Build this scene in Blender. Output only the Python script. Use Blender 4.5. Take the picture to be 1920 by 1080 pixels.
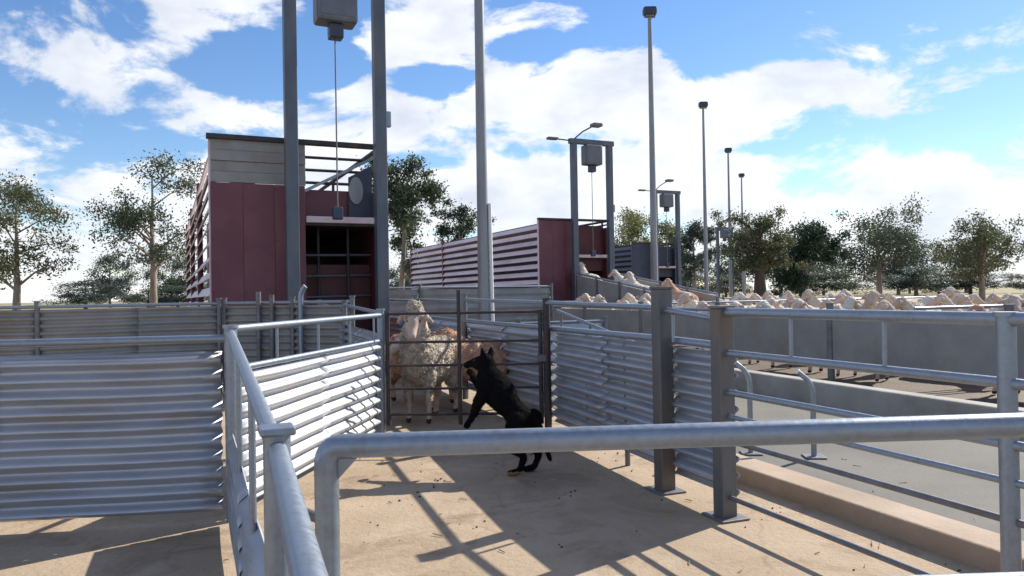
import bpy, bmesh, math, random
from mathutils import Vector, Matrix, noise

for o in list(bpy.data.objects):
    bpy.data.objects.remove(o)
S = bpy.context.scene
C = S.collection
rad = math.radians

# ------------------------------------------------------------------ camera
cam_d = bpy.data.cameras.new('camera')
cam_d.sensor_width = 36.0
cam_d.lens = 36.0 * 1400 / 1920
cam_d.clip_start = 0.05
cam_d.clip_end = 3000
cam = bpy.data.objects.new('camera', cam_d)
C.objects.link(cam)
cam.matrix_world = Matrix.Translation((0, 0, 1.2)) @ Matrix.Rotation(math.pi / 2 + rad(.45), 4, 'X') @ Matrix.Rotation(-.017, 4, 'Z')
S.camera = cam

# ------------------------------------------------------------------ sky and sun
SUN_AZ, SUN_EL = rad(50.5), rad(36)          # azimuth from +Y towards +X
W = bpy.data.worlds.new('World')
S.world = W
W.use_nodes = True
wn, wl = W.node_tree.nodes, W.node_tree.links
wn.clear()
def wnode(t, **k):
    n = wn.new(t)
    for a, b in k.items():
        setattr(n, a, b)
    return n
def wmath(op, a, b=None, c=None, clamp=False):
    n = wnode('ShaderNodeMath', operation=op, use_clamp=clamp)
    for i, v in enumerate((a, b, c)):
        if v is None: continue
        if isinstance(v, (int, float)): n.inputs[i].default_value = v
        else: wl.new(v, n.inputs[i])
    return n.outputs[0]
out = wnode('ShaderNodeOutputWorld')
bg = wnode('ShaderNodeBackground')
bg.inputs[1].default_value = .07
sky = wnode('ShaderNodeTexSky', sky_type='NISHITA', sun_disc=False)
sky.sun_elevation = SUN_EL
sky.sun_rotation = SUN_AZ
sky.air_density = 1.0
sky.dust_density = .1
sky.ozone_density = 2.5
hs = wnode('ShaderNodeHueSaturation')
hs.inputs['Saturation'].default_value = 1.18
hs.inputs['Value'].default_value = 1.5
hs.inputs['Hue'].default_value = .507
wl.new(sky.outputs[0], hs.inputs['Color'])
tc = wnode('ShaderNodeTexCoord')
sep = wnode('ShaderNodeSeparateXYZ')
wl.new(tc.outputs['Generated'], sep.inputs[0])
az = wmath('ARCTAN2', sep.outputs[0], sep.outputs[1])
el = wmath('ARCSINE', sep.outputs[2])
# cumulus layers: fractal noise over azimuth and elevation, plus a few big cloud masses and blue gaps
cv = wnode('ShaderNodeCombineXYZ')
wl.new(az, cv.inputs[0]); wl.new(el, cv.inputs[1])
vs = wnode('ShaderNodeVectorMath', operation='MULTIPLY')
vs.inputs[1].default_value = (6.0, 12.0, 1.0)
wl.new(cv.outputs[0], vs.inputs[0])
def wnoise(off, scale, detail, rough, dist=.4):
    ad = wnode('ShaderNodeVectorMath', operation='ADD')
    ad.inputs[1].default_value = off
    wl.new(vs.outputs[0], ad.inputs[0])
    n = wnode('ShaderNodeTexNoise')
    n.inputs['Scale'].default_value = scale
    n.inputs['Detail'].default_value = detail
    n.inputs['Roughness'].default_value = rough
    n.inputs['Distortion'].default_value = dist
    wl.new(ad.outputs[0], n.inputs['Vector'])
    return n.outputs[0]
n1 = wnoise((3.1, 1.7, .4), 1.0, 8, .6, .3)
dens = wmath('MULTIPLY_ADD', n1, 2.5, -1.24)
hb = wnode('ShaderNodeMapRange'); hb.inputs['From Min'].default_value = .05; hb.inputs['From Max'].default_value = .19
hb.inputs['To Min'].default_value = .42; hb.inputs['To Max'].default_value = 0
wl.new(el, hb.inputs['Value'])
dens = wmath('ADD', dens, hb.outputs[0])
def px(x, y):
    return math.atan((x - 960) / 1400), math.atan((551 - y - .017 * (x - 960)) / 1400)
BL = [(450, 30, 190, 60, .5), (840, 60, 150, 90, .42), (1010, 170, 250, 80, .66), (1235, 130, 120, 50, .35), (1340, 225, 330, 95, .85), (1460, 185, 160, 50, .5), (1250, 330, 400, 60, .4),
      (800, 250, 300, 65, .45), (470, 225, 130, 45, .4), (1000, 350, 900, 90, .35), (650, 190, 70, 30, .2), (1080, 30, 70, 40, .2),
      (470, 145, 140, 66, -.8), (630, 130, 100, 50, -.55), (805, 155, 110, 36, -.95), (870, 140, 60, 22, -.5), (1390, 70, 300, 95, -.75), (1180, 30, 130, 60, -.5),
      (800, 305, 130, 24, -.4), (960, 282, 60, 22, -.3), (1420, 292, 90, 18, -.4), (1000, 85, 110, 32, -.5)]
for (bx_, by_, rx, ry, w) in BL:
    a0, e0 = px(bx_, by_)
    s = wnode('ShaderNodeVectorMath', operation='SUBTRACT'); s.inputs[1].default_value = (a0, e0, 0); wl.new(cv.outputs[0], s.inputs[0])
    m = wnode('ShaderNodeVectorMath', operation='MULTIPLY'); m.inputs[1].default_value = (1400 / rx, 1400 / ry, 0); wl.new(s.outputs[0], m.inputs[0])
    l = wnode('ShaderNodeVectorMath', operation='LENGTH'); wl.new(m.outputs[0], l.inputs[0])
    g = wmath('SUBTRACT', 1.0, l.outputs['Value'], clamp=True)
    dens = wmath('MULTIPLY_ADD', g, w, dens)
mr = wnode('ShaderNodeMapRange', interpolation_type='SMOOTHSTEP')
mr.inputs['From Min'].default_value = -.04
mr.inputs['From Max'].default_value = .24
wl.new(dens, mr.inputs['Value'])
fade = wnode('ShaderNodeMapRange'); fade.inputs['From Min'].default_value = .75; fade.inputs['From Max'].default_value = 1.2
fade.inputs['To Min'].default_value = 1; fade.inputs['To Max'].default_value = .35
wl.new(el, fade.inputs['Value'])
cfac = wmath('MULTIPLY', mr.outputs[0], wmath('MULTIPLY', fade.outputs[0], .93))
n2 = wnoise((3.1, 2.15, .4), 1.0, 4, .56, .25)       # the same field sampled higher up: bases under thick cloud read greyer
n3 = wnoise((9.1, 4.0, 2.2), 1.6, 4, .55, .2)
gr = wnode('ShaderNodeMapRange'); gr.inputs['From Min'].default_value = .41; gr.inputs['From Max'].default_value = .66
wl.new(wmath('ADD', wmath('MULTIPLY', n2, .55), wmath('MULTIPLY', n3, .45)), gr.inputs['Value'])
cc = wnode('ShaderNodeMix', data_type='RGBA')
wl.new(gr.outputs[0], cc.inputs[0])
cc.inputs[6].default_value = (10.6, 10.7, 10.9, 1)
cc.inputs[7].default_value = (7.0, 7.5, 8.5, 1)
mx = wnode('ShaderNodeMix', data_type='RGBA')
wl.new(cfac, mx.inputs[0]); wl.new(hs.outputs[0], mx.inputs[6]); wl.new(cc.outputs[2], mx.inputs[7])
wl.new(mx.outputs[2], bg.inputs[0])
wl.new(bg.outputs[0], out.inputs[0])

sun_d = bpy.data.lights.new('sun', 'SUN')
sun_d.energy = 5.0
sun_d.angle = rad(.53)
sun_d.color = (1.0, .93, .82)
sun = bpy.data.objects.new('sun', sun_d)
C.objects.link(sun)
sv = Vector((math.sin(SUN_AZ) * math.cos(SUN_EL), math.cos(SUN_AZ) * math.cos(SUN_EL), math.sin(SUN_EL)))
sun.rotation_euler = sv.to_track_quat('Z', 'Y').to_euler()
sun.location = (20, 16, 20)

S.cycles.max_bounces = 6; S.cycles.diffuse_bounces = 3; S.cycles.glossy_bounces = 3; S.cycles.transmission_bounces = 2
V = S.view_settings
V.view_transform = 'Standard'
V.look = 'None'
V.exposure = .6
V.gamma = 1.0
V.use_curve_mapping = False

# ------------------------------------------------------------------ materials
MATS = {}
def mat(name, c1, c2=None, rough=.6, metal=0., scale=4., bump=0., bscale=60., stretch=(1, 1, 1), stain=None, stain_amt=.4, stain_scale=1.2, spec=.5, trans=0., coord='Object', rough2=None):
    m = bpy.data.materials.new(name)
    m.use_nodes = True
    nt = m.node_tree
    n, l = nt.nodes, nt.links
    b = n['Principled BSDF']
    b.inputs['Roughness'].default_value = rough
    b.inputs['Metallic'].default_value = metal
    b.inputs['Specular IOR Level'].default_value = spec
    t = n.new('ShaderNodeTexCoord')
    mp = n.new('ShaderNodeMapping'); mp.inputs['Scale'].default_value = stretch
    l.new(t.outputs[coord], mp.inputs[0])
    oi = n.new('ShaderNodeObjectInfo')
    sh = n.new('ShaderNodeVectorMath'); sh.operation = 'SCALE'; sh.inputs[0].default_value = (17, 31, 47); l.new(oi.outputs['Random'], sh.inputs['Scale'])
    ad = n.new('ShaderNodeVectorMath'); ad.operation = 'ADD'; l.new(mp.outputs[0], ad.inputs[0]); l.new(sh.outputs[0], ad.inputs[1])
    def nz(sc, det=6, ro=.6):
        q = n.new('ShaderNodeTexNoise'); q.inputs['Scale'].default_value = sc; q.inputs['Detail'].default_value = det; q.inputs['Roughness'].default_value = ro
        l.new(ad.outputs[0], q.inputs['Vector']); return q.outputs[0]
    def rmp(v, lo, hi):
        q = n.new('ShaderNodeMapRange'); q.inputs['From Min'].default_value = lo; q.inputs['From Max'].default_value = hi; l.new(v, q.inputs['Value']); return q.outputs[0]
    c2 = c2 or c1
    mi = n.new('ShaderNodeMix'); mi.data_type = 'RGBA'
    mi.inputs[6].default_value = (*c1, 1); mi.inputs[7].default_value = (*c2, 1)
    base = rmp(nz(scale), .33, .68)
    l.new(base, mi.inputs[0])
    col = mi.outputs[2]
    if stain:
        m2 = n.new('ShaderNodeMix'); m2.data_type = 'RGBA'
        l.new(col, m2.inputs[6]); m2.inputs[7].default_value = (*stain, 1)
        s1 = rmp(nz(stain_scale, 8, .65), .5, .68)
        q = n.new('ShaderNodeMath'); q.operation = 'MULTIPLY'; l.new(s1, q.inputs[0]); q.inputs[1].default_value = stain_amt
        l.new(q.outputs[0], m2.inputs[0]); col = m2.outputs[2]
    l.new(col, b.inputs['Base Color'])
    if rough2 is not None:
        rr = n.new('ShaderNodeMapRange'); rr.inputs['To Min'].default_value = rough; rr.inputs['To Max'].default_value = rough2
        l.new(base, rr.inputs['Value']); l.new(rr.outputs[0], b.inputs['Roughness'])
    if bump:
        bp = n.new('ShaderNodeBump'); bp.inputs['Strength'].default_value = bump; bp.inputs['Distance'].default_value = .02
        l.new(nz(bscale, 5), bp.inputs['Height']); l.new(bp.outputs[0], b.inputs['Normal'])
    if trans:
        tr = n.new('ShaderNodeBsdfTranslucent'); l.new(col, tr.inputs[0])
        ms = n.new('ShaderNodeMixShader'); ms.inputs[0].default_value = trans
        l.new(b.outputs[0], ms.inputs[1]); l.new(tr.outputs[0], ms.inputs[2])
        l.new(ms.outputs[0], n['Material Output'].inputs[0])
    MATS[name] = m
    return m
mat('galv_pipe', (.24, .285, .345), (.285, .33, .39), .36, .65, 70, .04, 220, stain=(.17, .14, .115), stain_amt=.3, stain_scale=22, rough2=.5)
mat('galv_dark', (.13, .14, .155), (.20, .205, .22), .5, .45, 10, .08, 90, stain=(.15, .085, .05), stain_amt=.55, stain_scale=4)
mat('gate_dark', (.028, .028, .034), (.055, .052, .056), .6, .2, 10, .08, 90, stain=(.14, .06, .035), stain_amt=.6, stain_scale=4)
mat('post_steel', (.10, .105, .11), (.165, .165, .165), .55, .35, 6, .1, 60, stretch=(1, 1, .25), stain=(.20, .13, .075), stain_amt=.6, stain_scale=5)
mat('sheet', (.36, .39, .44), (.47, .50, .55), .34, .6, 5, .05, 80, stretch=(.5, .5, 2.5), stain=(.32, .25, .18), stain_amt=.45, stain_scale=2.2, rough2=.55)
mat('sheet_sunlit', (.40, .43, .48), (.52, .54, .57), .45, .25, 4, .05, 80, stretch=(.5, .5, 2.5), stain=(.42, .34, .26), stain_amt=.4, stain_scale=2.0)  # paler copy of sheet: sunlight on the left fence put into the colour
mat('grey_panel', (.23, .235, .235), (.31, .31, .30), .6, .2, 2.5, .06, 50, stain=(.24, .18, .12), stain_amt=.5, stain_scale=1.6)
mat('red', (.125, .036, .052), (.165, .052, .068), .5, 0, 1.3, .05, 40, stain=(.24, .10, .10), stain_amt=.5, stain_scale=.7)
mat('red_skylit', (.68, .55, .58), (.76, .64, .66), .42, .1, 1.5, .05, 40, stretch=(1, .3, 1), stain=(.30, .12, .15), stain_amt=.5, stain_scale=1.1)  # faded red, whitened: sky light on the tilted faces put into the colour
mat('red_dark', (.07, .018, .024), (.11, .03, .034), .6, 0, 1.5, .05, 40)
mat('navy', (.03, .045, .08), (.045, .06, .10), .5, .1, 1.5, .05, 40, stain=(.10, .10, .11), stain_amt=.4)
mat('steel_blue', (.085, .11, .145), (.125, .15, .18), .5, .4, 5, .06, 50, stretch=(1, 1, .3), stain=(.20, .16, .12), stain_amt=.5, stain_scale=2)
mat('hoist_grey', (.12, .135, .16), (.16, .175, .2), .5, .3, 4, .05, 40)
mat('motor_navy', (.035, .05, .085), (.05, .065, .10), .45, .2, 5)
mat('pole_galv', (.22, .24, .26), (.30, .32, .33), .5, .4, 4, .04, 40, stretch=(1, 1, .2))
mat('white_paint', (.72, .71, .69), (.80, .79, .77), .5, 0, 6)
mat('lamp_glass', (.55, .57, .58), (.62, .63, .64), .15, 0, 6)
mat('concrete', (.34, .25, .18), (.43, .33, .25), .85, 0, 2.2, .25, 45, stain=(.27, .21, .15), stain_amt=.55, stain_scale=1.5)
mat('lane_concrete', (.095, .092, .083), (.145, .138, .124), .85, 0, 1.1, .2, 30, stain=(.15, .14, .10), stain_amt=.6, stain_scale=.6)
mat('pale_concrete', (.30, .29, .265), (.42, .405, .37), .85, 0, 1.5, .25, 30, stain=(.2, .17, .13), stain_amt=.6, stain_scale=1.1)
mat('pen_shade', (.055, .036, .023), (.10, .068, .045), .8, 0, 3, .5, 25, stain=(.16, .11, .07), stain_amt=.5, stain_scale=2)  # dark brown that stands in for shade on the pen floor
mat('timber', (.25, .2, .15), (.35, .29, .22), .8, 0, 3, .2, 40, stretch=(6, .4, 6))
mat('rubber', (.02, .02, .022), None, .8)
mat('wool', (.54, .46, .37), (.68, .60, .50), .95, 0, 9, .9, 55, stain=(.30, .22, .15), stain_amt=.55, stain_scale=3, spec=.1)
mat('wool_white', (.62, .56, .47), (.76, .71, .62), .95, 0, 9, .9, 55, stain=(.40, .32, .23), stain_amt=.5, stain_scale=3, spec=.1)
mat('wool_grey', (.26, .23, .20), (.40, .36, .31), .95, 0, 9, .9, 55, stain=(.20, .16, .12), stain_amt=.5, stain_scale=3, spec=.1)
mat('wool_tan', (.50, .29, .19), (.66, .43, .30), .95, 0, 9, .9, 50, stain=(.36, .14, .11), stain_amt=.6, stain_scale=3, spec=.1)
mat('face', (.46, .33, .26), (.60, .47, .39), .8, 0, 14, .2, 80, spec=.2)
mat('hoof', (.03, .026, .022), None, .6)
mat('eye', (.006, .005, .004), None, .1)
mat('dog_black', (.006, .006, .007), (.012, .011, .011), .95, 0, 16, .5, 130, stretch=(1, 1, .5), spec=.03)
mat('dog_tan', (.20, .105, .05), (.28, .16, .08), .7, 0, 16, .5, 120)
mat('dog_white', (.62, .58, .52), (.72, .69, .64), .75, 0, 16, .5, 120)
mat('bark', (.17, .135, .10), (.36, .32, .27), .9, 0, 3, .6, 14, stretch=(1, 1, .25), stain=(.07, .05, .04), stain_amt=.7, stain_scale=1.5)
mat('bark_dark', (.06, .045, .035), (.13, .105, .085), .9, 0, 3, .6, 14, stretch=(1, 1, .25))
for nm, a, b in (('leaf_gum', (.055, .085, .055), (.10, .125, .075)), ('leaf_blue', (.06, .088, .075), (.10, .128, .105)),
                 ('leaf_yellow', (.125, .145, .045), (.20, .205, .07)), ('leaf_dark', (.022, .05, .034), (.045, .08, .045)), ('leaf_olive', (.075, .095, .05), (.13, .14, .07))):
    mat(nm, a, b, .55, 0, .8, spec=.3, trans=.3)
mat('straw', (.30, .22, .10), (.42, .32, .16), .8)
mat('dropping', (.035, .028, .02), (.07, .055, .035), .9)

def ground_material():
    m = bpy.data.materials.new('yard_ground'); m.use_nodes = True
    n, l = m.node_tree.nodes, m.node_tree.links
    b = n['Principled BSDF']; b.inputs['Roughness'].default_value = .92; b.inputs['Specular IOR Level'].default_value = .2
    t = n.new('ShaderNodeTexCoord')
    def nz(sc, det=8, ro=.6, dist=0.):
        q = n.new('ShaderNodeTexNoise'); q.inputs['Scale'].default_value = sc; q.inputs['Detail'].default_value = det; q.inputs['Roughness'].default_value = ro; q.inputs['Distortion'].default_value = dist
        l.new(t.outputs['Object'], q.inputs['Vector']); return q.outputs[0]
    def rmp(v, lo, hi, a=0., c=1.):
        q = n.new('ShaderNodeMapRange'); q.inputs['From Min'].default_value = lo; q.inputs['From Max'].default_value = hi
        q.inputs['To Min'].default_value = a; q.inputs['To Max'].default_value = c; l.new(v, q.inputs['Value']); return q.outputs[0]
    def mixc(f, a, c):
        q = n.new('ShaderNodeMix'); q.data_type = 'RGBA'
        if isinstance(f, float): q.inputs[0].default_value = f
        else: l.new(f, q.inputs[0])
        for i, v in ((6, a), (7, c)):
            if isinstance(v, tuple): q.inputs[i].default_value = (*v, 1)
            else: l.new(v, q.inputs[i])
        return q.outputs[2]
    c = mixc(rmp(nz(.9), .35, .65), (.36, .275, .19), (.44, .345, .25))
    c = mixc(rmp(nz(2.6, 9, .65), .52, .66, 0, .55), c, (.48, .385, .285))
    c = mixc(rmp(nz(1.7, 9, .7, .8), .51, .66, 0, .75), c, (.225, .16, .105))
    c = mixc(rmp(nz(38, 4, .7), .58, .72, 0, .55), c, (.19, .135, .09))
    vo = n.new('ShaderNodeTexVoronoi'); vo.feature = 'DISTANCE_TO_EDGE'; vo.inputs['Scale'].default_value = .55
    wv = n.new('ShaderNodeVectorMath'); wv.operation = 'ADD'; l.new(t.outputs['Object'], wv.inputs[0])
    q = n.new('ShaderNodeTexNoise'); q.inputs['Scale'].default_value = 2.; q.inputs['Detail'].default_value = 6; l.new(t.outputs['Object'], q.inputs['Vector'])
    sc = n.new('ShaderNodeVectorMath'); sc.operation = 'SCALE'; sc.inputs['Scale'].default_value = .5; l.new(q.outputs['Color'], sc.inputs[0]); l.new(sc.outputs[0], wv.inputs[1])
    l.new(wv.outputs[0], vo.inputs['Vector'])
    c = mixc(rmp(vo.outputs['Distance'], .0, .009, .28, 0), c, (.2, .14, .09))
    l.new(c, b.inputs['Base Color'])
    bp = n.new('ShaderNodeBump'); bp.inputs['Strength'].default_value = .45; bp.inputs['Distance'].default_value = .02
    ah = n.new('ShaderNodeMath'); ah.operation = 'ADD'; l.new(nz(30, 6, .7), ah.inputs[0]); l.new(nz(5, 6, .6), ah.inputs[1])
    l.new(ah.outputs[0], bp.inputs['Height']); l.new(bp.outputs[0], b.inputs['Normal'])
    MATS['yard_ground'] = m
ground_material()
mat('dry_grass', (.22, .19, .10), (.32, .27, .15), .95, 0, .15, .3, 3, stain=(.16, .17, .07), stain_amt=.6, stain_scale=.05)

# ------------------------------------------------------------------ mesh helpers
class MB:
    def __init__(s): s.v, s.f, s.sm = [], [], []
    def add(s, vs, fs, smooth=False):
        k = len(s.v); s.v += [tuple(q) for q in vs]; s.f += [tuple(i + k for i in f) for f in fs]; s.sm += [smooth] * len(fs); return s
    def box(s, lo, hi, M=None, bev=0.):
        x0, y0, z0 = lo; x1, y1, z1 = hi
        if bev:
            bm = bmesh.new(); bmesh.ops.create_cube(bm, size=1)
            for v in bm.verts: v.co = Vector((x0 + (v.co.x + .5) * (x1 - x0), y0 + (v.co.y + .5) * (y1 - y0), z0 + (v.co.z + .5) * (z1 - z0)))
            bmesh.ops.bevel(bm, geom=bm.edges[:], offset=bev, segments=2, affect='EDGES', profile=.5)
            bm.verts.index_update()
            vs = [v.co.copy() for v in bm.verts]; fs = [[v.index for v in f.verts] for f in bm.faces]; bm.free()
        else:
            vs = [Vector(p) for p in ((x0, y0, z0), (x1, y0, z0), (x1, y1, z0), (x0, y1, z0), (x0, y0, z1), (x1, y0, z1), (x1, y1, z1), (x0, y1, z1))]
            fs = [(0, 3, 2, 1), (4, 5, 6, 7), (0, 1, 5, 4), (1, 2, 6, 5), (2, 3, 7, 6), (3, 0, 4, 7)]
        if M: vs = [M @ v for v in vs]
        return s.add(vs, fs)
    def bar(s, a, b, w, h, up=(0, 0, 1), bev=0.):
        a, b = Vector(a), Vector(b); d = (b - a); L = d.length; d.normalize()
        u = Vector(up)
        if abs(d.dot(u)) > .98: u = Vector((0, 1, 0))
        x = d.cross(u).normalized(); z = x.cross(d)
        M = Matrix((( x.x, d.x, z.x, a.x), (x.y, d.y, z.y, a.y), (x.z, d.z, z.z, a.z), (0, 0, 0, 1)))
        return s.box((-w / 2, 0, -h / 2), (w / 2, L, h / 2), M, bev)
    def path(s, pts, r, n=12, cap=True):
        pts = [Vector(p) for p in pts]; rs = r if isinstance(r, (list, tuple)) else [r] * len(pts)
        vs, fs = [], []
        t0 = (pts[1] - pts[0]).normalized()
        ref = Vector((0, 0, 1)) if abs(t0.z) < .9 else Vector((1, 0, 0))
        x = t0.cross(ref).normalized()
        for i, p in enumerate(pts):
            t = ((pts[min(i + 1, len(pts) - 1)] - p).normalized() + (p - pts[max(i - 1, 0)]).normalized()).normalized()
            x = (x - t * x.dot(t)).normalized(); y = t.cross(x)
            for k in range(n):
                a = 2 * math.pi * k / n
                vs.append(p + (x * math.cos(a) + y * math.sin(a)) * rs[i])
        for i in range(len(pts) - 1):
            for k in range(n):
                fs.append((i * n + k, i * n + (k + 1) % n, (i + 1) * n + (k + 1) % n, (i + 1) * n + k))
        s.add(vs, fs, True)
        if cap:
            s.add(vs[:n], [tuple(reversed(range(n)))]); s.add(vs[-n:], [tuple(range(n))])
        return s
    def sheet(s, L, z0, z1, pitch=.088, amp=.02, cols=10, th=.003, phase=0., seed=0):
        """corrugated sheet along local x, ribs horizontal, with a slight buckle"""
        rows = int((z1 - z0) / pitch * 10)
        vs, fs = [], []
        for side in (0, 1):
            for i in range(rows + 1):
                z = z0 + (z1 - z0) * i / rows
                for j in range(cols + 1):
                    x = L * j / cols
                    wob = .012 * noise.noise((x * 1.3 + seed * 7, z * 2., seed))
                    dz = .010 * noise.noise((x * 1.1 + seed * 3, 4.2, seed)) * (1 if 0 < i < rows else .3)
                    y = amp * math.sin(2 * math.pi * (z - z0) / pitch + phase) + wob + (th if side else 0)
                    vs.append((x, y, z + dz))
        K = (rows + 1) * (cols + 1); q = cols + 1
        for i in range(rows):
            for j in range(cols):
                a = i * q + j
                fs.append((a, a + 1, a + q + 1, a + q)); fs.append((K + a, K + a + q, K + a + q + 1, K + a + 1))
        for j in range(cols):
            a = j; fs.append((a, K + a, K + a + 1, a + 1)); a = rows * q + j; fs.append((a, a + 1, K + a + 1, K + a))
        for i in range(rows):
            a = i * q; fs.append((a, a + q, K + a + q, K + a)); a = i * q + cols; fs.append((a, K + a, K + a + q, a + q))
        return s.add(vs, fs, True)
    def mesh(s, name, m):
        me = bpy.data.meshes.new(name); me.from_pydata(s.v, [], s.f)
        me.polygons.foreach_set('use_smooth', s.sm); me.materials.append(MATS[m]); me.update(); return me
    def build(s, name, m, parent=None, loc=None, rotz=0.):
        return link(name, s.mesh(name, m), parent, loc, rotz)
def link(name, me, parent=None, loc=None, rotz=0.):
    o = bpy.data.objects.new(name, me); C.objects.link(o)
    if parent: o.parent = parent
    if loc: o.location = loc
    o.rotation_euler = (0, 0, rotz)
    return o
def tag(o, label, cat, group=None):
    o['label'] = label; o['category'] = cat
    if group: o['group'] = group
    return o
def empty(name, loc, rotz=0., label=None, cat=None, group=None):
    o = bpy.data.objects.new(name, None); C.objects.link(o); o.location = loc; o.rotation_euler = (0, 0, rotz); o.empty_display_size = .2
    if label: tag(o, label, cat, group)
    return o
def copy_tree(o, parent=None):
    c = o.copy(); C.objects.link(c); c.parent = parent
    for ch in list(o.children): copy_tree(ch, c)
    return c
def cyl(a, b, r, n=12): return MB().path([a, b], r, n)
def bend(p0, corner, p1, r, k=6):
    """points of a pipe bend from p0 towards p1 around corner with radius r"""
    p0, c, p1 = Vector(p0), Vector(corner), Vector(p1)
    a = c + (p0 - c).normalized() * r; b = c + (p1 - c).normalized() * r
    return [p0] + [(a * (1 - t) ** 2 + c * 2 * t * (1 - t) + b * t * t) for t in [i / k for i in range(k + 1)]] + [p1]

# ------------------------------------------------------------------ ground
rnd = random.Random(5)
def flat(name, pts, z, m, sub=None):
    b = MB(); b.add([(x, y, z) for x, y in pts], [tuple(range(len(pts)))]); o = b.build(name, m); o['kind'] = 'structure'; return o
flat('ground', [(-900, -300), (900, -300), (900, 1500), (-900, 1500)], -.03, 'dry_grass')
def yard():
    nx, ny = 60, 60; vs, fs = [], []
    xs = [-40 + 100 * i / nx for i in range(nx + 1)]; ys = [-12 + 110 * (j / ny) ** 1.6 for j in range(ny + 1)]
    for y in ys:
        for x in xs: vs.append((x, y, 0))
    for j in range(ny):
        for i in range(nx):
            a = j * (nx + 1) + i; fs.append((a, a + 1, a + nx + 2, a + nx + 1))
    b = MB(); b.add(vs, fs, True); o = b.build('yard_floor', 'yard_ground'); o['kind'] = 'structure'
yard()
U = Vector((.353, -.936, 0))            # fence lines run along this, towards the camera
N = Vector((.936, .353, 0))             # to the right of them
P2 = Vector((1.107, 3.956, 0)); P1 = Vector((.90, 4.504, 0)); GR = Vector((.29, 6.38, 0))
def on(p, s, q=0., z=0.): return p + U * s + N * q + Vector((0, 0, z))
a, b_, c_, d_ = on(P2, -16, .70), on(P2, 8, .70), on(P2, 8, 4.75), on(P2, -16, 4.75)
flat('lane', [(p.x, p.y) for p in (a, b_, c_, d_)], .005, 'lane_concrete')
kw = MB(); a = on(P2, -13, 3.3)
kw.box((0, -.09, -.02), (20, .09, .24), Matrix.Translation(a) @ Matrix.Rotation(math.atan2(U.y, U.x), 4, 'Z'), .02)
kw = kw.build('kerb', 'pale_concrete'); kw['kind'] = 'structure'
# dark floor under the mob, shade below the panels put into its colour, then a low tan kerb between the pen and the lane
a, b_, c_, d_ = on(P2, -22, 4.76), on(P2, 8, 4.76), on(P2, 8, 16), on(P2, -22, 16)
flat('pen_floor', [(p.x, p.y) for p in (a, b_, c_, d_)], .007, 'pen_shade')
kt = MB(); kt.box((0, -.113, -.02), (10, .113, .10), Matrix.Translation(on(P2, -1.5, .643)) @ Matrix.Rotation(math.atan2(U.y, U.x), 4, 'Z'), .012)
kt = kt.build('kerb', 'concrete'); kt['kind'] = 'structure'

# ------------------------------------------------------------------ pen fences
def ang(a, b): d = Vector(b) - Vector(a); return math.atan2(d.y, d.x)
def post_pipe(parent, p, h, r, m='galv_pipe', cap=True, name='post'):
    o = cyl((0, 0, -.02), (0, 0, h), r, 14).build(name, m, parent, p)
    if cap:
        k = MB(); k.path([(0, 0, h - .004), (0, 0, h + .012)], r + .008, 14); k.build('cap', m, o)
    return o
def rail(parent, a, b, r, m='galv_pipe', name='rail', n=12, sag=0.):
    a, b = Vector(a), Vector(b); L = (b - a).length
    k = 5; pts = [a.lerp(b, i / k) - Vector((0, 0, sag * 4 * (i / k) * (1 - i / k))) for i in range(k + 1)]
    return MB().path(pts, r, n).build(name, m, parent)
def corr(parent, a, b, z0, z1, m='sheet', pitch=.088, amp=.02, seed=0, side=0.):
    a, b = Vector(a), Vector(b); L = (b - a).length
    n_ = max(1, round(L / 1.1)); dv = (b - a).normalized(); nv = Vector((-dv.y, dv.x, 0))
    for i in range(n_):
        l = L / n_ + (.06 if i < n_ - 1 else 0)
        MB().sheet(l, z0, z1, pitch, amp, max(8, int(l * 7)), seed=seed + i * 13.7).build('corrugated_sheet', m, parent, a + dv * (L / n_ * i) + nv * (.005 * (i % 2)) + Vector((0, 0, .004 * (i % 3 - 1))), ang(a, b))

# near left fence: passes under the camera's left elbow, runs to the corner post
Nn = Vector((-.515, 1.62, 0)); Mm = Vector((-1.53, 4.05, 0)); Ll = Vector((-1.135, 6.42, 0))
nd = (Mm - Nn).normalized(); Nb = Vector((.12, -.12, 0)); nb = (Nb - Nn).normalized()
f = empty('pen_fence', (0, 0, 0), 0, 'galvanised pipe rail fence running from the camera to the left corner post', 'fence')
for p, h in ((Nn, .905), (Nb, .90), (Nn + nb * 3.8, .90)):
    o = post_pipe(f, p, h, .029, cap=False)
    MB().box((-.037, -.037, h), (.037, .037, h + .018), None, .005).build('cap', 'galv_pipe', o, None, ang(Nn, Mm))
post_pipe(f, Mm, 1.045, .034)
rail(f, Nn + Vector((0, 0, .872)) + nb * .02, Nn + nb * 3.8 + Vector((0, 0, .872)), .0215, n=18)
rail(f, Nn + Vector((0, 0, .872)) + nd * .02, Mm + Vector((0, 0, 1.015)), .0215, n=18)
corr(f, Nn + nd * .05, Mm - nd * .06, .05, .48, 'sheet', seed=3)
corr(f, Nn + nb * 3.75, Nn + nb * .05, .05, .48, 'sheet', seed=4)
for q in (.33, .66):
    p = Nn.lerp(Mm, q); cyl(p + Vector((0, 0, .05)), p + Vector((0, 0, .87 + .143 * q)), .012, 8).build('picket', 'galv_pipe', f)
f = empty('pen_fence', (0, 0, 0), 0, 'shaded corrugated sheet fence running off to the left from the corner post', 'fence')
lp = [Mm, Vector((-3.9, 3.75, 0)), Vector((-6.3, 3.45, 0))]
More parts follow.
